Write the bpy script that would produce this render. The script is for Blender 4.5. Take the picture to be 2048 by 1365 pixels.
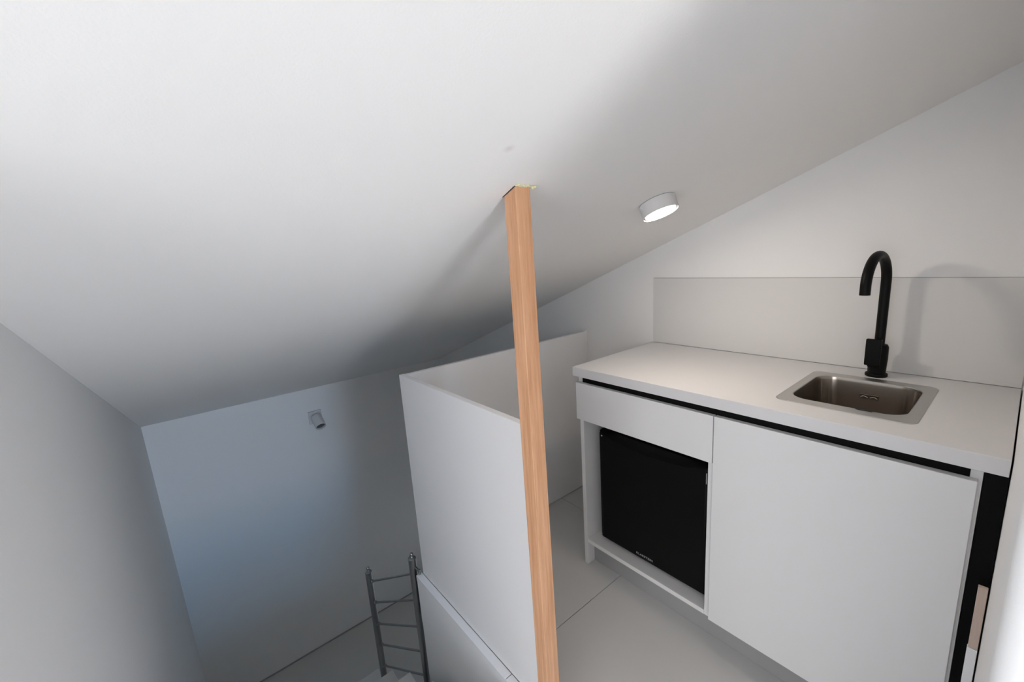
import bpy, bmesh, math, random
from mathutils import Vector, Matrix

for o in list(bpy.data.objects):
    bpy.data.objects.remove(o, do_unlink=True)
S = bpy.context.scene
COL = S.collection
R = math.radians

# ------------------------------------------------------------------ camera
cam_d = bpy.data.cameras.new('camera')
cam = bpy.data.objects.new('camera', cam_d)
COL.objects.link(cam)
cam.location = (1.1855, -1.8625, 1.4113)
cam.rotation_euler = (R(78.593), R(3.746), R(50.595))
cam_d.sensor_width = 36.0
cam_d.lens = 36.0 * 844.5 / 2048
cam_d.clip_start = 0.02
S.camera = cam

# ------------------------------------------------------------------ world, daylight, exposure
SLOPE, CEIL0 = 0.3919, 1.3951          # ceiling height = CEIL0 + SLOPE * x
W = bpy.data.worlds.new('world')
S.world = W
W.use_nodes = True
W.node_tree.nodes['Background'].inputs[0].default_value = (0.55, 0.68, 0.9, 1)
W.node_tree.nodes['Background'].inputs[1].default_value = 0.6

def area(name, loc, direction, sx, sy, power, col, spread=180):
    d = bpy.data.lights.new(name, 'AREA')
    d.shape = 'RECTANGLE'; d.size = sx; d.size_y = sy
    d.energy = power; d.color = col; d.spread = R(spread)
    o = bpy.data.objects.new(name, d)
    COL.objects.link(o)
    o.location = loc
    o.rotation_euler = Vector(direction).to_track_quat('-Z', 'Y').to_euler()
    return o
# daylight entering by the glazed door in the gable: cool sky light going down, sunlit terrace light going up
area('sky_daylight', (4.32, -1.72, 1.35), (-1, 0.02, -0.60), 0.85, 1.4, 20, (0.27, 0.58, 1.0), 95)
area('terrace_daylight', (4.30, -1.72, 0.50), (-1, 0.02, 0.10), 0.8, 0.8, 27, (1.0, 0.90, 0.79))
# added fill lamp in the adjoining room's unseen opening, brightening the kitchen fronts
area('front_fill', (1.90, -4.10, 1.00), (-0.35, 1, -0.22), 2.1, 1.7, 18.5, (1.0, 0.98, 0.97), 120)
# added unseen fill lamp below the loft floor, brightening the stairwell and low ceiling
area('stairwell_fill', (-1.35, -0.03, -0.95), (0, -1, 0.35), 1.3, 0.9, 1.6, (0.90, 0.95, 1.0))
# sun falling through the gable door on to the floor in front of it, behind the camera
sd = bpy.data.lights.new('sun', 'SUN'); sd.energy = 40.0; sd.angle = R(1.0); sd.color = (1.0, 0.89, 0.76)
so = bpy.data.objects.new('sun', sd); COL.objects.link(so); so.location = (9, -1.7, 5)
so.rotation_euler = Vector((-1, 0.03, -1.0)).to_track_quat('-Z', 'Y').to_euler()

S.view_settings.view_transform = 'Standard'
S.view_settings.look = 'None'
S.view_settings.exposure = 0.0
S.view_settings.gamma = 1.0
S.view_settings.use_curve_mapping = False

# ------------------------------------------------------------------ materials
def mat(name, col, rough=0.6, metal=0.0, noise=0.0, nscale=8.0, bump=0.0, bscale=300.0, emit=None, spec=0.5, stretch=None, spots=None):
    m = bpy.data.materials.new(name)
    m.use_nodes = True
    nt = m.node_tree; N = nt.nodes; L = nt.links
    b = N['Principled BSDF']
    b.inputs['Base Color'].default_value = (*col, 1)
    b.inputs['Roughness'].default_value = rough
    b.inputs['Metallic'].default_value = metal
    b.inputs['Specular IOR Level'].default_value = spec
    tc = N.new('ShaderNodeTexCoord')
    mp = N.new('ShaderNodeMapping')
    L.new(tc.outputs['Object'], mp.inputs[0])
    if stretch: mp.inputs['Scale'].default_value = stretch
    last = None
    if noise:
        n = N.new('ShaderNodeTexNoise'); n.inputs['Scale'].default_value = nscale; n.inputs['Detail'].default_value = 4
        L.new(mp.outputs[0], n.inputs[0])
        mx = N.new('ShaderNodeMix'); mx.data_type = 'RGBA'
        mx.inputs[6].default_value = (*[max(0, c * (1 - noise)) for c in col], 1)
        mx.inputs[7].default_value = (*[min(1, c * (1 + noise)) for c in col], 1)
        L.new(n.outputs['Fac'], mx.inputs[0])
        last = mx.outputs[2]
    if spots:
        for (p, r, c) in spots:
            sub = N.new('ShaderNodeVectorMath'); sub.operation = 'DISTANCE'
            L.new(tc.outputs['Object'], sub.inputs[0]); sub.inputs[1].default_value = p
            mr = N.new('ShaderNodeMapRange'); mr.inputs[1].default_value = 0; mr.inputs[2].default_value = r
            mr.inputs[3].default_value = 0.8; mr.inputs[4].default_value = 0
            L.new(sub.outputs['Value'], mr.inputs[0])
            mx = N.new('ShaderNodeMix'); mx.data_type = 'RGBA'
            L.new(mr.outputs[0], mx.inputs[0])
            if last: L.new(last, mx.inputs[6])
            else: mx.inputs[6].default_value = (*col, 1)
            mx.inputs[7].default_value = (*c, 1)
            last = mx.outputs[2]
    if last: L.new(last, b.inputs['Base Color'])
    if bump:
        n2 = N.new('ShaderNodeTexNoise'); n2.inputs['Scale'].default_value = bscale; n2.inputs['Detail'].default_value = 3
        L.new(mp.outputs[0], n2.inputs[0])
        bp = N.new('ShaderNodeBump'); bp.inputs['Strength'].default_value = bump; bp.inputs['Distance'].default_value = 0.001
        L.new(n2.outputs['Fac'], bp.inputs['Height']); L.new(bp.outputs[0], b.inputs['Normal'])
    if emit:
        b.inputs['Emission Color'].default_value = (*emit[0], 1)
        b.inputs['Emission Strength'].default_value = emit[1]
    return m

def wood_mat():
    m = bpy.data.materials.new('beech_wood')
    m.use_nodes = True
    nt = m.node_tree; N = nt.nodes; L = nt.links; b = N['Principled BSDF']
    tc = N.new('ShaderNodeTexCoord'); mp = N.new('ShaderNodeMapping')
    mp.inputs['Scale'].default_value = (60, 60, 2.2)
    L.new(tc.outputs['Object'], mp.inputs[0])
    n = N.new('ShaderNodeTexNoise'); n.inputs['Scale'].default_value = 1.6; n.inputs['Detail'].default_value = 6; n.inputs['Roughness'].default_value = 0.6
    L.new(mp.outputs[0], n.inputs[0])
    cr = N.new('ShaderNodeValToRGB')
    cr.color_ramp.elements[0].position = 0.3; cr.color_ramp.elements[0].color = (0.60, 0.29, 0.14, 1)
    cr.color_ramp.elements[1].position = 0.72; cr.color_ramp.elements[1].color = (0.84, 0.48, 0.28, 1)
    L.new(n.outputs['Fac'], cr.inputs[0])
    mp2 = N.new('ShaderNodeMapping'); mp2.inputs['Scale'].default_value = (900, 900, 30)
    L.new(tc.outputs['Object'], mp2.inputs[0])
    n2 = N.new('ShaderNodeTexNoise'); n2.inputs['Scale'].default_value = 1.0
    L.new(mp2.outputs[0], n2.inputs[0])
    mx = N.new('ShaderNodeMix'); mx.data_type = 'RGBA'; mx.blend_type = 'MULTIPLY'; mx.inputs[0].default_value = 0.3
    L.new(cr.outputs[0], mx.inputs[6]); L.new(n2.outputs['Color'], mx.inputs[7])
    mr = N.new('ShaderNodeMapRange'); mr.inputs[1].default_value = 0.35; mr.inputs[2].default_value = 0.65; mr.inputs[3].default_value = 0.72; mr.inputs[4].default_value = 1.0
    L.new(n2.outputs['Fac'], mr.inputs[0]); L.new(mr.outputs[0], mx.inputs[7])
    L.new(mx.outputs[2], b.inputs['Base Color'])
    b.inputs['Roughness'].default_value = 0.5
    return m

M = {}
M['ceiling'] = mat('ceiling_paint', (0.90, 0.89, 0.875), 0.9, noise=0.012, nscale=3, bump=0.25, bscale=260,
                   spots=[((0.540, -1.323, 1.607), 0.014, (0.74, 0.69, 0.66)), ((0.10, -0.98, 1.434), 0.006, (0.5, 0.5, 0.5))])
M['wall'] = mat('wall_paint', (0.90, 0.90, 0.895), 0.9, noise=0.012, nscale=3, bump=0.25, bscale=260)
M['laminate'] = mat('white_laminate', (0.80, 0.80, 0.80), 0.42, noise=0.008, nscale=5, bump=0.06, bscale=600, spec=0.4)
M['board'] = mat('white_board', (0.90, 0.90, 0.91), 0.6, noise=0.01, nscale=5, bump=0.1, bscale=500)
M['worktop'] = mat('white_worktop', (0.75, 0.745, 0.75), 0.45, noise=0.012, nscale=9, bump=0.05, bscale=700, spec=0.4)
M['splash'] = mat('splashback_laminate', (0.735, 0.73, 0.72), 0.45, noise=0.01, nscale=6, spec=0.35)
M['tile'] = mat('grey_tile', (0.60, 0.60, 0.595), 0.55, noise=0.02, nscale=6, bump=0.08, bscale=200, spec=0.35)
M['grout'] = mat('tile_grout', (0.20, 0.20, 0.20), 0.9)
M['plinth'] = mat('grey_plinth', (0.36, 0.36, 0.36), 0.45, noise=0.02, nscale=20)
M['gapblack'] = mat('black_gap', (0.006, 0.006, 0.006), 0.7, spec=0.1)  # flat black for the gaps around the cabinet
M['fridge'] = mat('black_fridge', (0.0035, 0.0035, 0.0035), 0.55, bump=0.05, bscale=900, spec=0.12)
M['lettering'] = mat('silver_lettering', (0.45, 0.45, 0.45), 0.4)
M['tap'] = mat('matt_black_metal', (0.003, 0.003, 0.003), 0.45, bump=0.03, bscale=900, spec=0.14)
M['steel'] = mat('brushed_steel', (0.36, 0.325, 0.29), 0.2, metal=1.0, noise=0.06, nscale=4, stretch=(1, 1, 60))
M['sink_rim'] = mat('satin_steel_rim', (0.55, 0.535, 0.51), 0.38, metal=1.0, noise=0.03, nscale=12)
M['tube'] = mat('stainless_tube', (0.36, 0.36, 0.36), 0.33, metal=1.0, noise=0.06, nscale=20)
M['rubber'] = mat('black_rubber', (0.008, 0.008, 0.008), 0.8)
M['lamp'] = mat('white_lamp_metal', (0.74, 0.73, 0.73), 0.5)
M['lampgrey'] = mat('lamp_aperture_grey', (0.12, 0.125, 0.125), 0.6)
M['glow'] = mat('lamp_diffuser', (1, 1, 1), 0.5, emit=((1.0, 0.93, 0.80), 9.0))
M['foam'] = mat('yellow_foam', (0.82, 0.77, 0.50), 0.95, noise=0.15, nscale=150, bump=0.6, bscale=200)
M['crack'] = mat('dark_gap', (0.05, 0.035, 0.03), 0.95)
M['rawwood'] = mat('pale_raw_wood', (0.62, 0.50, 0.42), 0.8, noise=0.1, nscale=6, stretch=(80, 80, 3))
M['wood'] = wood_mat()
M['stair'] = mat('stair_white', (0.74, 0.75, 0.74), 0.6, noise=0.02, nscale=8)
M['lowfloor'] = mat('lower_floor_tile', (0.66, 0.65, 0.62), 0.6, noise=0.02, nscale=5)
M['frame'] = mat('window_frame_white', (0.8, 0.8, 0.8), 0.4)
g = bpy.data.materials.new('window_glass'); g.use_nodes = True
gn = g.node_tree; gn.nodes.remove(gn.nodes['Principled BSDF'])
ga = gn.nodes.new('ShaderNodeBsdfTransparent'); gl = gn.nodes.new('ShaderNodeBsdfGlossy'); gl.inputs['Roughness'].default_value = 0.02
gm = gn.nodes.new('ShaderNodeMixShader'); gm.inputs[0].default_value = 0.06
gn.links.new(ga.outputs[0], gm.inputs[1]); gn.links.new(gl.outputs[0], gm.inputs[2])
gn.links.new(gm.outputs[0], gn.nodes['Material Output'].inputs[0])
M['glass'] = g

# ------------------------------------------------------------------ helpers
ORG = {}
def origin(o): return ORG.get(o.name, Vector((0, 0, 0))) if o else Vector((0, 0, 0))

def link(name, me, m, parent=None, org=None):
    """me is in world coordinates; origin goes to org (default: the parent's own origin)"""
    o = bpy.data.objects.new(name, me)
    COL.objects.link(o)
    po = origin(parent)
    w = Vector(org) if org is not None else po
    me.transform(Matrix.Translation(-w))
    if m: me.materials.append(m)
    if parent: o.parent = parent
    o.location = w - po
    ORG[o.name] = w
    return o

def finish(bm, name, m, parent=None, org=None, bevel=0, seg=2, smooth=False):
    bmesh.ops.remove_doubles(bm, verts=bm.verts, dist=1e-6)
    bmesh.ops.recalc_face_normals(bm, faces=bm.faces)
    if bevel:
        es = [e for e in bm.edges if len(e.link_faces) == 2 and e.calc_face_angle(0) > 0.5]
        bmesh.ops.bevel(bm, geom=es, offset=bevel, segments=seg, affect='EDGES', profile=0.5)
    me = bpy.data.meshes.new(name)
    bm.to_mesh(me); bm.free()
    if smooth:
        for p in me.polygons: p.use_smooth = True
        try: me.set_sharp_from_angle(angle=R(38))
        except Exception: pass
    return link(name, me, m, parent, org)

def addbox(bm, x0, x1, y0, y1, z0, z1):
    v = [bm.verts.new((x, y, z)) for z in (z0, z1) for y in (y0, y1) for x in (x0, x1)]
    for f in ((0, 1, 3, 2), (4, 6, 7, 5), (0, 4, 5, 1), (2, 3, 7, 6), (0, 2, 6, 4), (1, 5, 7, 3)):
        bm.faces.new([v[i] for i in f])
    return v

def box(name, x0, x1, y0, y1, z0, z1, m, parent=None, bevel=0.0, seg=1, org=None):
    bm = bmesh.new(); addbox(bm, x0, x1, y0, y1, z0, z1)
    return finish(bm, name, m, parent, org, bevel, seg)

def ceilz(x): return CEIL0 + SLOPE * x

def addslant(bm, x0, x1, y0, y1, z0, drop=0.0):
    """box from z0 up to the ceiling slope"""
    vs = []
    for x, y in ((x0, y0), (x1, y0), (x1, y1), (x0, y1)):
        vs.append((bm.verts.new((x, y, z0)), bm.verts.new((x, y, ceilz(x) - drop))))
    bm.faces.new([v[0] for v in vs]); bm.faces.new([v[1] for v in vs])
    for i in range(4):
        a, b = vs[i], vs[(i + 1) % 4]
        bm.faces.new([a[0], b[0], b[1], a[1]])

def tube_mesh(bm, pts, r, n=16, cap=True):
    pts = [Vector(p) for p in pts]
    rings = []
    t0 = (pts[1] - pts[0]).normalized()
    ref = Vector((1, 0, 0)) if abs(t0.x) < 0.9 else Vector((0, 1, 0))
    u = t0.cross(ref).normalized()
    for i, p in enumerate(pts):
        if i == 0: t = t0
        elif i == len(pts) - 1: t = (pts[i] - pts[i - 1]).normalized()
        else: t = ((pts[i + 1] - p).normalized() + (p - pts[i - 1]).normalized()).normalized()
        u = (u - t * u.dot(t)).normalized(); v = t.cross(u)
        rr = r[i] if isinstance(r, (list, tuple)) else r
        rings.append([bm.verts.new(p + (u * math.cos(a) + v * math.sin(a)) * rr) for a in [2 * math.pi * k / n for k in range(n)]])
    for i in range(len(rings) - 1):
        for k in range(n):
            bm.faces.new([rings[i][k], rings[i][(k + 1) % n], rings[i + 1][(k + 1) % n], rings[i + 1][k]])
    if cap:
        bm.faces.new(rings[0]); bm.faces.new(rings[-1])

def tube(name, pts, r, m, parent=None, n=20, cap=True):
    bm = bmesh.new(); tube_mesh(bm, pts, r, n, cap)
    return finish(bm, name, m, parent, smooth=True)

def lathe(name, base, axis, prof, m, parent=None, n=48):
    """prof: list of (radius, distance along axis)"""
    bm = bmesh.new(); base = Vector(base); ax = Vector(axis).normalized()
    ref = Vector((0, 1, 0)) if abs(ax.y) < 0.9 else Vector((1, 0, 0))
    u = ax.cross(ref).normalized(); v = ax.cross(u)
    rings = []
    for r, h in prof:
        if r < 1e-6: rings.append([bm.verts.new(base + ax * h)])
        else: rings.append([bm.verts.new(base + ax * h + (u * math.cos(a) + v * math.sin(a)) * r) for a in [2 * math.pi * k / n for k in range(n)]])
    for A, B in zip(rings, rings[1:]):
        for k in range(n):
            a0, a1 = A[k % len(A)], A[(k + 1) % len(A)]
            b0, b1 = B[k % len(B)], B[(k + 1) % len(B)]
            f = [a0]
            if a1 is not a0: f.append(a1)
            if b1 is not a1 and b1 is not b0: f.append(b1)
            f.append(b0)
            if len(set(f)) > 2: bm.faces.new(f)
    return finish(bm, name, m, parent, smooth=True)

def empty(name, loc, label, cat, group=None):
    o = bpy.data.objects.new(name, None); COL.objects.link(o)
    o.location = loc; o.empty_display_size = 0.05
    ORG[o.name] = Vector(loc)
    o['label'] = label; o['category'] = cat
    if group: o['group'] = group
    return o

def tag(o, label, cat):
    o['label'] = label; o['category'] = cat
    return o

def struct(o): o['kind'] = 'structure'; return o

# ------------------------------------------------------------------ the room
XF, YL, XG, ZL = -2.25, -2.13, 4.40, -1.69        # far wall, left wall, gable wall, lower floor
T = 0.12
XL, YR = 0.50, -4.20                              # the left wall ends at XL, the adjoining room reaches to YR
# ceiling
bm = bmesh.new()
x0, x1, y0, y1 = XF - T, XG + T, YR - T, T
vs = []
for x, y in ((x0, y0), (x1, y0), (x1, y1), (x0, y1)):
    vs.append((bm.verts.new((x, y, ceilz(x))), bm.verts.new((x, y, ceilz(x) + 0.15))))
bm.faces.new([v[0] for v in vs]); bm.faces.new([v[1] for v in vs])
for i in range(4):
    a, b = vs[i], vs[(i + 1) % 4]; bm.faces.new([a[0], b[0], b[1], a[1]])
struct(finish(bm, 'ceiling', M['ceiling']))

for name, args in (('wall_back', (XF, XG, 0.0, T)), ('wall_left', (XF, XL, YL - T, YL)), ('wall_side', (XL - T, XL, YR, YL - T)), ('wall_far', (XF - T, XF, YL - T, T))):
    bm = bmesh.new(); addslant(bm, *args, ZL)
    struct(finish(bm, name, M['wall'], org=(args[0], args[2], ZL)))
# right wall of the kitchen niche, its rounded plaster end faces the passage
XR, YE = 1.2025, -1.30
bm = bmesh.new(); addslant(bm, XR, XR + T, YE, 0.0, 0.0)
es = [e for e in bm.edges if abs(e.verts[0].co.x - e.verts[1].co.x) < 1e-5 and abs(e.verts[0].co.y - YE) < 1e-5 and abs(e.verts[1].co.y - YE) < 1e-5]
bmesh.ops.bevel(bm, geom=es, offset=0.018, segments=8, affect='EDGES', profile=0.5)
struct(finish(bm, 'wall_right', M['wall'], org=(XR, YE, 0), smooth=True))
# gable wall with the glazed door opening, behind the camera
WY0, WY1, WZ0, WZ1 = -2.22, -1.22, 0.05, 2.05
bm = bmesh.new()
addslant(bm, XG, XG + T, YR - T, WY0, ZL); addslant(bm, XG, XG + T, WY1, T, ZL)
addbox(bm, XG, XG + T, WY0, WY1, ZL, WZ0)
addslant(bm, XG, XG + T, WY0, WY1, WZ1)
me_g = struct(finish(bm, 'wall_gable', M['wall'], org=(XG, YL, ZL)))
FX_0, FX_1 = 0.80, 3.00
bm = bmesh.new()
addslant(bm, XL - T, FX_0, YR - T, YR, ZL); addslant(bm, FX_1, XG, YR - T, YR, ZL)
addbox(bm, FX_0, FX_1, YR - T, YR, ZL, 0.08)
vs = []
for x, y in ((FX_0, YR - T), (FX_1, YR - T), (FX_1, YR), (FX_0, YR)):
    vs.append((bm.verts.new((x, y, ceilz(FX_0) + (x - FX_0) * SLOPE - 0.12)), bm.verts.new((x, y, ceilz(x)))))
bm.faces.new([v[0] for v in vs]); bm.faces.new([v[1] for v in vs])
for i in range(4):
    a, b = vs[i], vs[(i + 1) % 4]; bm.faces.new([a[0], b[0], b[1], a[1]])
struct(finish(bm, 'wall_front', M['wall'], org=(XL, YR, ZL)))
win = bpy.data.objects.new('window_1', None); COL.objects.link(win); win['kind'] = 'structure'
win.location = (XG + 0.05, (WY0 + WY1) / 2, WZ0); ORG['window_1'] = Vector(win.location)
fw = 0.05
bm = bmesh.new()
addbox(bm, XG + 0.03, XG + 0.08, WY0, WY0 + fw, WZ0, WZ1); addbox(bm, XG + 0.03, XG + 0.08, WY1 - fw, WY1, WZ0, WZ1)
addbox(bm, XG + 0.03, XG + 0.08, WY0 + fw, WY1 - fw, WZ0, WZ0 + fw); addbox(bm, XG + 0.03, XG + 0.08, WY0 + fw, WY1 - fw, WZ1 - fw, WZ1)
finish(bm, 'window_frame', M['frame'], win)
box('pane', XG + 0.05, XG + 0.056, WY0 + fw, WY1 - fw, WZ0 + fw, WZ1 - fw, M['glass'], win)

# loft floor: slab with large-format tiles; stair opening x < 0.28, y < -1.2
XS, YS, XO = -0.457, -1.200, 0.28
bm = bmesh.new()
addbox(bm, XS, XG, YS, 0, -0.25, -0.006)
addbox(bm, XO, XG, YL, YS, -0.25, -0.006)
addbox(bm, XL, XG, YR, YL, -0.25, -0.006)
floor = struct(finish(bm, 'floor', M['grout'], org=(XS, YL, 0)))
JX = [XS, 0.178, 1.378, 2.578, 3.778, XG]
JY = [-1.172, -0.28, 0.0]
jt = 0.0013
def tile(a, b, c, d): box('tile', a, b, c, d, -0.006, 0.0, M['tile'], floor, bevel=0.0008)
for i in range(5):
    for j in range(2):
        a, b, c, d = JX[i] + jt, JX[i + 1] - jt, JY[j] + jt, JY[j + 1] - jt
        if i == 0: a = XS
        if j == 1: d = 0
        tile(a, b, c, d)
for a, b in ((XO, 1.378), (1.378, 2.578), (2.578, 3.778), (3.778, XG)):
    tile(a + jt, b - jt, YL, -1.172 - jt)
for a, b in ((XL, 1.378), (1.378, 2.578), (2.578, 3.778), (3.778, XG)):
    for c, d in ((-3.33, YL), (YR, -3.33)): tile(a + jt, b - jt, c + jt, d - jt)
# white nosing strip along the stair opening
trim = struct(box('trim_1', XS - 0.002, XO, YS - 0.002, YS + 0.004, -0.03, -0.001, M['board'], org=(XS, YS, 0)))
box('edge_strip', XS - 0.002, 0.199, YS - 0.003, -1.1735, -0.001, 0.002, M['board'], trim, bevel=0.0006)
box('edge_strip', 0.2015, XO, YS - 0.003, -1.1735, -0.001, 0.002, M['board'], trim, bevel=0.0006)
# wall under the loft floor beside the stairs
bm = bmesh.new(); addbox(bm, XS, XG, YS, 0, ZL, -0.25)
struct(finish(bm, 'wall_stair', M['wall'], org=(XS, YS, ZL)))
bm = bmesh.new(); addbox(bm, XS, XO, YS - 0.0015, YS, -0.25, -0.03); 
struct(finish(bm, 'trim_2', M['wall'], org=(XS, YS, -0.25)))
# lower floor
fl = struct(box('lower_floor', XF, XG, YL, 0, ZL - 0.15, ZL, M['lowfloor'], org=(XF, YL, ZL)))
struct(box('baseboard_far', XF, XF + 0.006, YL, 0, ZL, ZL + 0.010, M['plinth'], org=(XF, YL, ZL)))

# ------------------------------------------------------------------ staircase
st = empty('staircase', (-0.4, -1.7, ZL), 'white staircase going down beside the left wall, seen below the steel balustrade', 'stairs')
YSIDE = -1.262
steps = [(0.01, 0.28, -0.187), (-0.26, 0.01, -0.373), (-0.53, -0.26, -0.56), (-0.80, -0.53, -0.78), (-1.07, -0.80, -1.00)]
for a, b, z in steps:
    box('tread', a - 0.012, b - 0.013, YL + 0.001, YSIDE, z - 0.03, z, M['stair'], st, bevel=0.002)
bm = bmesh.new()
for a, b, z in steps: addbox(bm, a, b, YL + 0.001, YSIDE + 0.002 - 0.006, ZL, z - 0.03)
finish(bm, 'riser_block', M['stair'], st)

# ------------------------------------------------------------------ guard boards around the stair opening
gp = empty('guard_partition', (-0.43, -1.16, 0), 'white L-shaped guard board around the stair opening behind the wooden post', 'partition')
BT = 0.022; YB = -1.172; XB = -0.447
box('front_board', XB, 0.386, YB, YB + BT, 0.0025, 0.956, M['board'], gp, bevel=0.0012)
box('side_board', XB, XB + BT, YB + BT + 0.001, -0.030, 0.0025, 0.954, M['board'], gp, bevel=0.0012)
box('wall_batten', XB - 0.014, XB + 0.014, -0.0275, -0.001, 0.0025, 0.957, M['board'], gp, bevel=0.001)

# ------------------------------------------------------------------ wooden post
pst = empty('wooden_post', (0.417, -1.2, 0), 'square beech wood post standing from floor to sloping ceiling at the guard board', 'post')
bm = bmesh.new()
bx0, bx1, by0, by1 = 0.400, 0.441, -1.2215, -1.1735
tx0, tx1, ty0, ty1 = 0.390, 0.4325, -1.2215, -1.178
bot = [bm.verts.new((x, y, 0.001)) for x, y in ((bx0, by0), (bx1, by0), (bx1, by1), (bx0, by1))]
top = [bm.verts.new((x, y, ceilz(x) - 0.0015)) for x, y in ((tx0, ty0), (tx1, ty0), (tx1, ty1), (tx0, ty1))]
bm.faces.new(bot); bm.faces.new(top)
for i in range(4): bm.faces.new([bot[i], bot[(i + 1) % 4], top[(i + 1) % 4], top[i]])
finish(bm, 'shaft', M['wood'], pst, bevel=0.0015, seg=2)
# foam bead at the ceiling joint (three lumpy pieces in one bead) and the dark joint on the stair side
random.seed(4)
bm = bmesh.new()
def lump(c, r, sc=(1, 1, 1)):
    res = bmesh.ops.create_icosphere(bm, subdivisions=2, radius=r)
    for v in res['verts']:
        v.co = Vector((v.co.x * sc[0], v.co.y * sc[1], v.co.z * sc[2])) * (1 + random.uniform(-0.12, 0.12)) + Vector(c)
for k in range(9):
    y = ty0 + 0.002 + k * 0.0049; x = tx1 + 0.0025 + 0.002 * math.sin(k * 2.0)
    lump((x, y, ceilz(x) - 0.0015), 0.0042, (0.8, 1.2, 0.6))
lump((tx1 + 0.003, ty1 + 0.006, ceilz(tx1) - 0.003), 0.0045)
lump((tx1 + 0.006, ty1 + 0.011, ceilz(tx1) - 0.002), 0.0035)
o = finish(bm, 'foam_bead', M['foam'], pst, smooth=True); o['label'] = 'yellow foam squeezed out at the ceiling joint'
bm = bmesh.new()
for k in range(12):
    a = tx0 - 0.004 + k * 0.0042
    w = 0.0014 + 0.0009 * math.sin(k * 3.1)
    vs = [bm.verts.new((a, ty0 - w, ceilz(a) - 0.0012)), bm.verts.new((a + 0.0043, ty0 - w, ceilz(a + 0.0043) - 0.0012)),
          bm.verts.new((a + 0.0043, ty0 + 0.0002, ceilz(a + 0.0043) - 0.0012)), bm.verts.new((a, ty0 + 0.0002, ceilz(a) - 0.0012))]
    vt = [bm.verts.new(v.co + Vector((0, 0, 0.0011))) for v in vs]
    bm.faces.new(vs); bm.faces.new(vt)
    for i in range(4): bm.faces.new([vs[i], vs[(i + 1) % 4], vt[(i + 1) % 4], vt[i]])
o = finish(bm, 'joint_line', M['crack'], pst); o['label'] = 'dark ragged joint between post and ceiling'

# ------------------------------------------------------------------ steel balustrade down the stairs
sb = empty('steel_balustrade', (-0.68, -1.25, -1.0), 'stainless steel stair balustrade with five thin cross bars and two round posts', 'railing')
P1, P2 = (-0.85, -1.30), (-0.50, -1.196)
def rail_post(x, y, z0, z1, r):
    o = tube('post', [(x, y, z0), (x, y, z1)], r, M['tube'], sb, n=28)
    c = lathe('cap', (x, y, z1), (0, 0, 1), [(r, 0), (r + 0.0012, 0.001), (r + 0.0012, 0.006), (r - 0.004, 0.009), (0.006, 0.010), (0.004, 0.014), (0.0035, 0.020)], M['tube'], o)
    k = bmesh.new(); res = bmesh.ops.create_uvsphere(k, u_segments=16, v_segments=10, radius=0.0085)
    for v in res['verts']: v.co += Vector((x, y, z1 + 0.026))
    finish(k, 'knob', M['tube'], o, smooth=True)
rail_post(*P1, -0.999, -0.165, 0.0165)
rail_post(*P2, ZL, 0.060, 0.0175)
za = [-0.22, -0.349, -0.481, -0.613, -0.752]
zb = [-0.015, -0.16, -0.312, -0.457, -0.6]
for z1, z2 in zip(za, zb):
    a = Vector((*P1, z1)); b = Vector((*P2, z2)); d = (b - a).normalized()
    o = tube('cross_bar', [a + d * 0.012, b - d * 0.012], 0.0055, M['tube'], sb, n=14)
    tube('bar_fitting', [a + d * 0.014, a + d * 0.030], 0.009, M['tube'], o, n=14)
o = tube('wall_clamp', [(-0.487, -1.187, 0.016), (-0.448, -1.187, 0.016)], 0.006, M['tube'], sb, n=14)
tube('bolt', [(-0.452, -1.187, 0.0035), (-0.452, -1.187, 0.028)], 0.005, M['tube'], o, n=12)

# ------------------------------------------------------------------ kitchen base cabinet
XW, H, TH = 1.1995, 0.939, 0.0385
ZC = H - TH
cab = empty('base_cabinet', (0.59, -0.3, 0), 'white handleless kitchen base cabinet with drawer, tall door and open fridge niche', 'cabinet')
lam = M['laminate']
YF = -0.580
box('side_panel', 0.0155, 0.0350, YF, -0.012, 0.0005, ZC - 0.0005, lam, cab, bevel=0.0008)
box('side_panel', 1.1460, 1.1650, YF, -0.012, 0.0005, ZC - 0.0005, lam, cab, bevel=0.0008)
box('divider', 0.5735, 0.5915, YF, -0.022, 0.113, 0.8335, lam, cab, bevel=0.0008)
box('bottom_shelf', 0.0355, 0.5730, YF, -0.022, 0.112, 0.130, lam, cab, bevel=0.0008)
box('bottom_shelf', 0.5920, 1.1455, YF, -0.022, 0.112, 0.130, lam, cab, bevel=0.0008)
box('back_panel', 0.0355, 1.1455, -0.021, -0.012, 0.112, ZC - 0.002, lam, cab)
box('plinth', 0.0355, 1.1455, -0.536, -0.520, 0.0005, 0.111, M['plinth'], cab, bevel=0.0005)
box('recess_strip', 0.0355, 1.1455, -0.5785, -0.562, 0.835, ZC - 0.001, M['gapblack'], cab)  # black strip set back in the gap above the fronts
dr = box('drawer', 0.0150, 0.5945, -0.600, -0.5805, 0.7125, 0.8746, lam, cab, bevel=0.0008)
box('drawer_box', 0.045, 0.565, -0.560, -0.060, 0.722, 0.832, lam, dr)
box('door', 0.5975, 1.1590, -0.600, -0.5805, 0.1217, 0.8746, lam, cab, bevel=0.0008)
box('gap_shade', 1.1660, 1.2010, -0.572, -0.556, 0.0005, ZC - 0.001, M['gapblack'], cab)['label'] = 'black panel standing for the dark void of the gap beside the wall'  # deep shade inside the gap, put in as a black panel

# ------------------------------------------------------------------ fridge
fr = empty('mini_fridge', (0.32, -0.3, 0.13), 'small black fridge standing in the open niche of the white cabinet', 'fridge')
FX0, FX1, FY = 0.078, 0.558, -0.540
box('body', FX0 + 0.002, FX1 - 0.002, -0.490, -0.060, 0.138, 0.655, M['fridge'], fr, bevel=0.006, seg=2)
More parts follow.
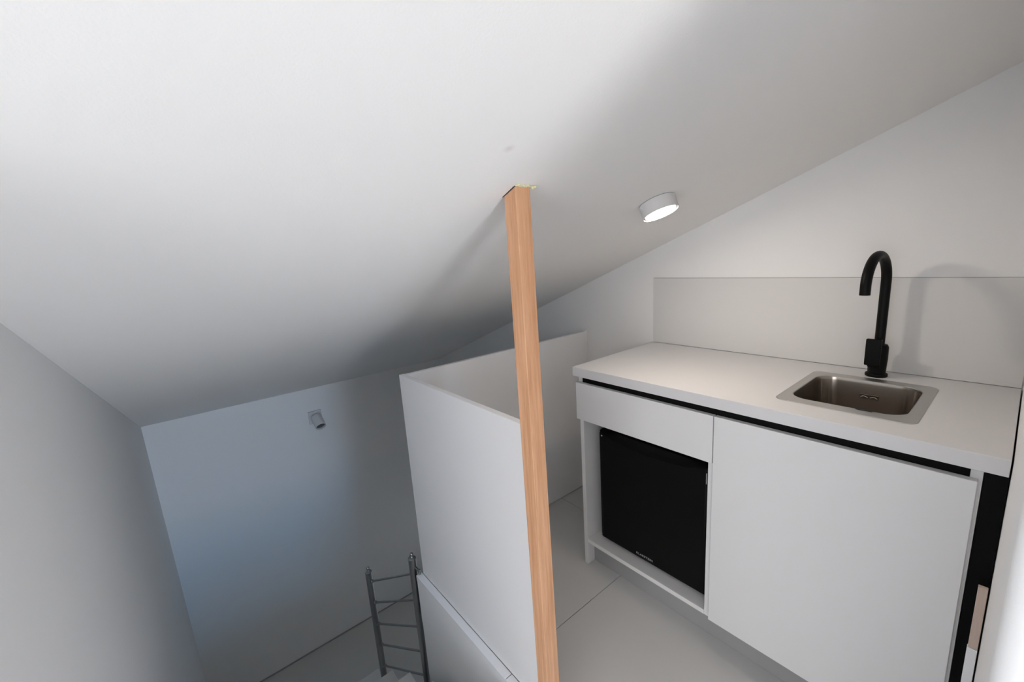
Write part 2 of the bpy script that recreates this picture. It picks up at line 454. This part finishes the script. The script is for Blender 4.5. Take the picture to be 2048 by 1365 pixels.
# door with a scooped grip along its top edge
bm = bmesh.new()
n = 40
Z0, Z1 = 0.147, 0.657
rows = []
for k in range(n + 1):
    s = k / n; x = FX0 + (FX1 - FX0) * s
    g_ = 0.0
    if 0.10 < s < 0.90: g_ = 0.022 * (math.sin(math.pi * (s - 0.10) / 0.80)) ** 0.6
    e = 0.010 * max(0, 1 - min(s, 1 - s) / 0.02)
    prof = [(FY + 0.045, Z0 + 0.002), (FY + 0.010, Z0), (FY + 0.003 + e, Z0 + 0.004), (FY + e, Z0 + 0.012), (FY + e, Z1 - 0.014 - g_),
            (FY + 0.004 + e + g_ * 0.4, Z1 - 0.009 - g_ * 0.75), (FY + 0.012 + g_ * 0.5, Z1 - 0.004 - g_ * 0.2), (FY + 0.022, Z1), (FY + 0.045, Z1)]
    rows.append([bm.verts.new((x, y, z)) for y, z in prof])
for A, B in zip(rows, rows[1:]):
    m_ = len(A)
    for i in range(m_): bm.faces.new([A[i], A[(i + 1) % m_], B[(i + 1) % m_], B[i]])
bm.faces.new(rows[0]); bm.faces.new(rows[-1])
door = finish(bm, 'door', M['fridge'], fr, smooth=True)
lathe('hinge_pin', (FX0 + 0.020, FY + 0.008, Z1 - 0.018), (0, -1, 0), [(0.0035, -0.002), (0.0035, 0.009), (0.002, 0.0105), (0, 0.0105)], M['lettering'], door, n=16)
box('seal_strip', FX1 - 0.010, FX1 - 0.0075, FY - 0.0008 + 0.002, FY + 0.004, Z1 - 0.062, Z1 - 0.022, M['lettering'], door)
for fx in (FX0 + 0.04, FX1 - 0.04):
    for fy in (-0.45, -0.10):
        lathe('foot', (fx, fy, 0.1305), (0, 0, 1), [(0, 0), (0.012, 0), (0.012, 0.009), (0, 0.009)], M['rubber'], fr, n=16)
# maker's lettering at the bottom of the door, cut as thin letters
cu = bpy.data.curves.new('lettering', 'FONT'); cu.body = 'KLARSTEIN'; cu.size = 0.0128; cu.extrude = 0.0002; cu.space_character = 1.12
cu.align_x = 'LEFT'; cu.offset = 0.00012
tmp = bpy.data.objects.new('tmp', cu); COL.objects.link(tmp)
bpy.context.view_layer.update()
me = bpy.data.meshes.new_from_object(tmp.evaluated_get(bpy.context.evaluated_depsgraph_get()))
bpy.data.objects.remove(tmp, do_unlink=True)
me.materials.clear()
xs = [v.co.x for v in me.vertices]; sc = 0.0755 / (max(xs) - min(xs))
me.transform(Matrix.Translation((0.2650, FY - 0.0004, 0.1655)) @ Matrix.Rotation(R(90), 4, 'X') @ Matrix.Diagonal((sc, 1.0, 1, 1)))
link('lettering', me, M['lettering'], door)

# ------------------------------------------------------------------ worktop with sink cut-out
SX0, SX1, SY0, SY1 = 0.728, 1.0455, -0.505, -0.124      # outer rim of the sink
CX0, CX1, CY0, CY1 = SX0 + 0.014, SX1 - 0.014, SY0 + 0.014, SY1 - 0.014
bm = bmesh.new()
X = [0.0, CX0, CX1, XW]; Y = [-0.600, CY0, CY1, -0.0055]
grid = {}
for k, z in enumerate((ZC, H)):
    for i, x in enumerate(X):
        for j, y in enumerate(Y): grid[i, j, k] = bm.verts.new((x, y, z))
for i in range(3):
    for j in range(3):
        if (i, j) == (1, 1): continue
        for k in (0, 1): bm.faces.new([grid[i, j, k], grid[i + 1, j, k], grid[i + 1, j + 1, k], grid[i, j + 1, k]])
def q(a, b): bm.faces.new([grid[a[0], a[1], 0], grid[b[0], b[1], 0], grid[b[0], b[1], 1], grid[a[0], a[1], 1]])
for i in range(3): q((i, 0), (i + 1, 0)); q((i, 3), (i + 1, 3)); q((0, i), (0, i + 1)); q((3, i), (3, i + 1))
q((1, 1), (2, 1)); q((2, 1), (2, 2)); q((2, 2), (1, 2)); q((1, 2), (1, 1))
wt = finish(bm, 'worktop', M['worktop'], org=(0.6, -0.3, ZC), bevel=0.0012, seg=2)
tag(wt, 'off-white slab worktop running above the cabinet to the right wall', 'worktop')
# splashback
sp = box('splashback', 0.004, 1.1995, -0.005, -0.0012, H + 0.0012, 1.2585, M['splash'], bevel=0.0006, org=(0.6, -0.003, H))
tag(sp, 'low off-white splashback panel on the back wall above the worktop', 'splashback')
# grey backing sheet painted as the shadow line round the splashback edge
box('shadow_line', 0.0025, 1.1995, -0.0012, -0.0002, H + 0.0002, 1.2600, M['plinth'], sp)

# ------------------------------------------------------------------ sink
sk = empty('sink', (0.887, -0.31, H - 0.16), 'square inset stainless steel sink in the worktop in front of the black tap', 'sink')
def rrect(x0, x1, y0, y1, r, n=8):
    pts = []
    for cx, cy, a0 in ((x1 - r, y1 - r, 0), (x0 + r, y1 - r, 90), (x0 + r, y0 + r, 180), (x1 - r, y0 + r, 270)):
        for k in range(n + 1):
            a = R(a0 + 90 * k / n); pts.append((cx + r * math.cos(a), cy + r * math.sin(a)))
    return pts
IX0, IX1, IY0, IY1 = 0.755, 1.018, -0.462, -0.166
def loops(name, ls, m, parent, close=False, org=None):
    bm = bmesh.new(); rings = []
    for pts, z in ls: rings.append([bm.verts.new((x, y, z)) for x, y in pts])
    for A, B in zip(rings, rings[1:]):
        for k in range(len(A)): bm.faces.new([A[k], A[(k + 1) % len(A)], B[(k + 1) % len(A)], B[k]])
    if close: bm.faces.new(rings[-1])
    return finish(bm, name, m, parent, smooth=True)
zt = H + 0.0022
loops('rim', [(rrect(SX0, SX1, SY0, SY1, 0.028), H + 0.0003), (rrect(SX0 + 0.001, SX1 - 0.001, SY0 + 0.001, SY1 - 0.001, 0.027), zt - 0.0004),
              (rrect(SX0 + 0.003, SX1 - 0.003, SY0 + 0.003, SY1 - 0.003, 0.026), zt), (rrect(IX0 - 0.002, IX1 + 0.002, IY0 - 0.002, IY1 + 0.002, 0.052), zt),
              (rrect(IX0, IX1, IY0, IY1, 0.050), zt - 0.002)], M['sink_rim'], sk)
basin = loops('basin', [(rrect(IX0, IX1, IY0, IY1, 0.050), zt - 0.002), (rrect(IX0 + 0.002, IX1 - 0.002, IY0 + 0.002, IY1 - 0.002, 0.050), zt - 0.012),
                (rrect(IX0 + 0.006, IX1 - 0.006, IY0 + 0.006, IY1 - 0.006, 0.052), H - 0.125), (rrect(IX0 + 0.010, IX1 - 0.010, IY0 + 0.010, IY1 - 0.010, 0.052), H - 0.143),
                (rrect(IX0 + 0.022, IX1 - 0.022, IY0 + 0.022, IY1 - 0.022, 0.045), H - 0.152), (rrect(IX0 + 0.07, IX1 - 0.07, IY0 + 0.07, IY1 - 0.07, 0.03), H - 0.155)], M['steel'], sk, close=True)
lathe('drain', (0.887, -0.31, H - 0.1546), (0, 0, 1), [(0.045, 0), (0.044, 0.002), (0.030, 0.002), (0.028, 0.0005), (0, 0.0005)], M['sink_rim'], sk)
# overflow: two shallow curved louvres on the back wall of the basin
yo = IY1 - 0.0045
ovb = box('overflow_plate', 0.868, 0.916, yo - 0.0012, yo, H - 0.058, H - 0.042, M['steel'], sk, bevel=0.0005)
for c in (0.880, 0.904):
    pts = [(c - 0.009 + 0.018 * k / 8, yo - 0.0018, H - 0.052 + 0.004 * math.sin(math.pi * k / 8)) for k in range(9)]
    tube('louvre', pts, 0.0012, M['steel'], ovb, n=8)
box('clip_pad', 0.918, 0.954, IY0 - 0.007, IY0 + 0.003, zt - 0.001, zt + 0.0012, M['rubber'], sk)['label'] = 'small black rubber pad on the front rim'

# ------------------------------------------------------------------ tap
TX, TY = 0.888, -0.078
tp = empty('kitchen_tap', (TX, TY, H), 'matt black swan-neck tap with flat lever behind the steel sink', 'tap')
lathe('base_ring', (TX, TY, H), (0, 0, 1), [(0, 0.0005), (0.0285, 0.0005), (0.0295, 0.002), (0.0295, 0.008), (0.028, 0.0105), (0.023, 0.012), (0.021, 0.012)], M['tap'], tp)
lathe('body', (TX, TY, H), (0, 0, 1), [(0.0235, 0.0115), (0.0245, 0.040), (0.0255, 0.060), (0.0250, 0.100), (0.0215, 0.108), (0.0150, 0.110), (0, 0.110)], M['tap'], tp)
ex, ey = 0.872, -0.255
pts = [Vector((TX, TY, H + 0.105)), Vector((TX, TY, H + 0.20)), Vector((TX, TY, H + 0.29))]
dirh = Vector((ex - TX, ey - TY, 0)); rad = dirh.length / 2; dh = dirh.normalized()
zc = 1.340 - rad
pts.append(Vector((TX, TY, zc)))
for k in range(1, 25):
    a = math.pi * k / 24 * 0.985
    pts.append(Vector((TX, TY, zc)) + dh * (rad - rad * math.cos(a)) + Vector((0, 0, rad * math.sin(a))))
pts.append(pts[-1] + Vector((0, 0, -0.028)))
rs = [0.0135] * (len(pts))
bm = bmesh.new(); tube_mesh(bm, pts[:2] + pts[3:], rs[1:], n=28)
finish(bm, 'spout', M['tap'], tp, smooth=True)
lv = box('lever', TX - 0.028, TX + 0.012, TY - 0.0405, TY - 0.026, H + 0.042, H + 0.130, M['tap'], tp, bevel=0.003, seg=3)
box('lever_boss', TX - 0.022, TX + 0.010, TY - 0.030, TY - 0.018, H + 0.034, H + 0.075, M['tap'], tp, bevel=0.004, seg=3)

# ------------------------------------------------------------------ ceiling lamp
LX, LY = 0.398, -0.607
aL = math.atan(SLOPE)
nrm = Vector((math.sin(aL), 0, -math.cos(aL)))
base = Vector((LX, LY, ceilz(LX)))
RL, HL = 0.057, 0.040
def make_lamp(base, label, power, col):
    lm = empty('ceiling_lamp', tuple(base), label, 'lamp')
    lathe('housing', base, nrm, [(0, 0.0015), (RL, 0.0015), (RL, HL - 0.001), (RL - 0.0015, HL), (RL - 0.004, HL), (RL - 0.004, HL - 0.003), (RL - 0.006, HL - 0.004), (0, HL - 0.004)], M['lamp'], lm, n=72)
    lathe('trim_ring', base, nrm, [(RL - 0.0035, HL - 0.002), (RL + 0.0006, HL - 0.002), (RL + 0.0006, HL + 0.0022), (RL - 0.0025, HL + 0.0022), (RL - 0.0035, HL + 0.0002)], M['lamp'], lm, n=72)
    lathe('diffuser', base, nrm, [(0, HL - 0.0036), (RL - 0.0085, HL - 0.0036), (RL - 0.0085, HL - 0.0008), (0, HL - 0.0008)], M['glow'], lm, n=72)
    lathe('groove_ring', base, nrm, [(RL - 0.0083, HL - 0.0034), (RL - 0.0037, HL - 0.0034), (RL - 0.0037, HL - 0.0018), (RL - 0.0083, HL - 0.0018), (RL - 0.0083, HL - 0.0034)], M['lampgrey'], lm, n=72)
    lathe('gap_ring', base, nrm, [(RL - 0.003, 0.0002), (RL - 0.003, 0.0015), (RL - 0.012, 0.0015), (RL - 0.012, 0.0002)], M['crack'], lm, n=48)
    dl = bpy.data.lights.new('lamp_light', 'AREA'); dl.shape = 'DISK'; dl.size = 0.086; dl.energy = power; dl.color = col
    dlo = bpy.data.objects.new('lamp_light', dl); COL.objects.link(dlo)
    dlo.location = base + nrm * (HL - 0.0005); dlo.rotation_euler = nrm.to_track_quat('-Z', 'Y').to_euler()
make_lamp(base, 'round white surface-mounted ceiling lamp, switched on, above the worktop', 2.05, (1.0, 0.86, 0.73))
# added copy of the lamp as unseen fill over the passage, behind the camera
make_lamp(Vector((2.15, -2.35, ceilz(2.15))), 'added round white ceiling lamp, unseen fill over the passage behind the kitchen wall', 3.6, (1.0, 0.93, 0.90))

# ------------------------------------------------------------------ spotlight on the far wall
ws = empty('wall_spotlight', (XF, -1.13, 0.28), 'small white swivel spotlight on a square plate high on the far stair wall', 'lamp')
box('mounting_plate', XF + 0.0005, XF + 0.018, -1.180, -1.085, 0.232, 0.332, M['lamp'], ws, bevel=0.003, seg=2)
ax = Vector((0.085, 0.005, -0.062)).normalized(); b0 = Vector((XF + 0.035, -1.130, 0.282))
tube('arm', [(XF + 0.016, -1.130, 0.282), b0 + ax * 0.02], 0.010, M['lamp'], ws)
can = lathe('can', b0, ax, [(0, -0.012), (0.036, -0.012), (0.038, -0.008), (0.038, 0.090), (0.034, 0.092), (0.033, 0.075), (0, 0.075)], M['lamp'], ws)
lathe('aperture', b0, ax, [(0, 0.0765), (0.0325, 0.0765), (0.0325, 0.078), (0, 0.078)], M['lampgrey'], can)

# ------------------------------------------------------------------ batten beside the cabinet
bt = empty('wall_batten_strip', (1.193, -0.61, 0), 'narrow upright batten, raw wood above and white below, at the right wall', 'batten')
box('raw_section', 1.1845, 1.1995, -0.612, -0.588 - 0.012, 0.4850, 0.640, M['rawwood'], bt, bevel=0.0008)['label'] = 'unpainted pale wood upper section'
box('painted_section', 1.1835, 1.1995, -0.614, -0.601, 0.0005, 0.4845, M['board'], bt, bevel=0.0008)['label'] = 'white painted lower section'
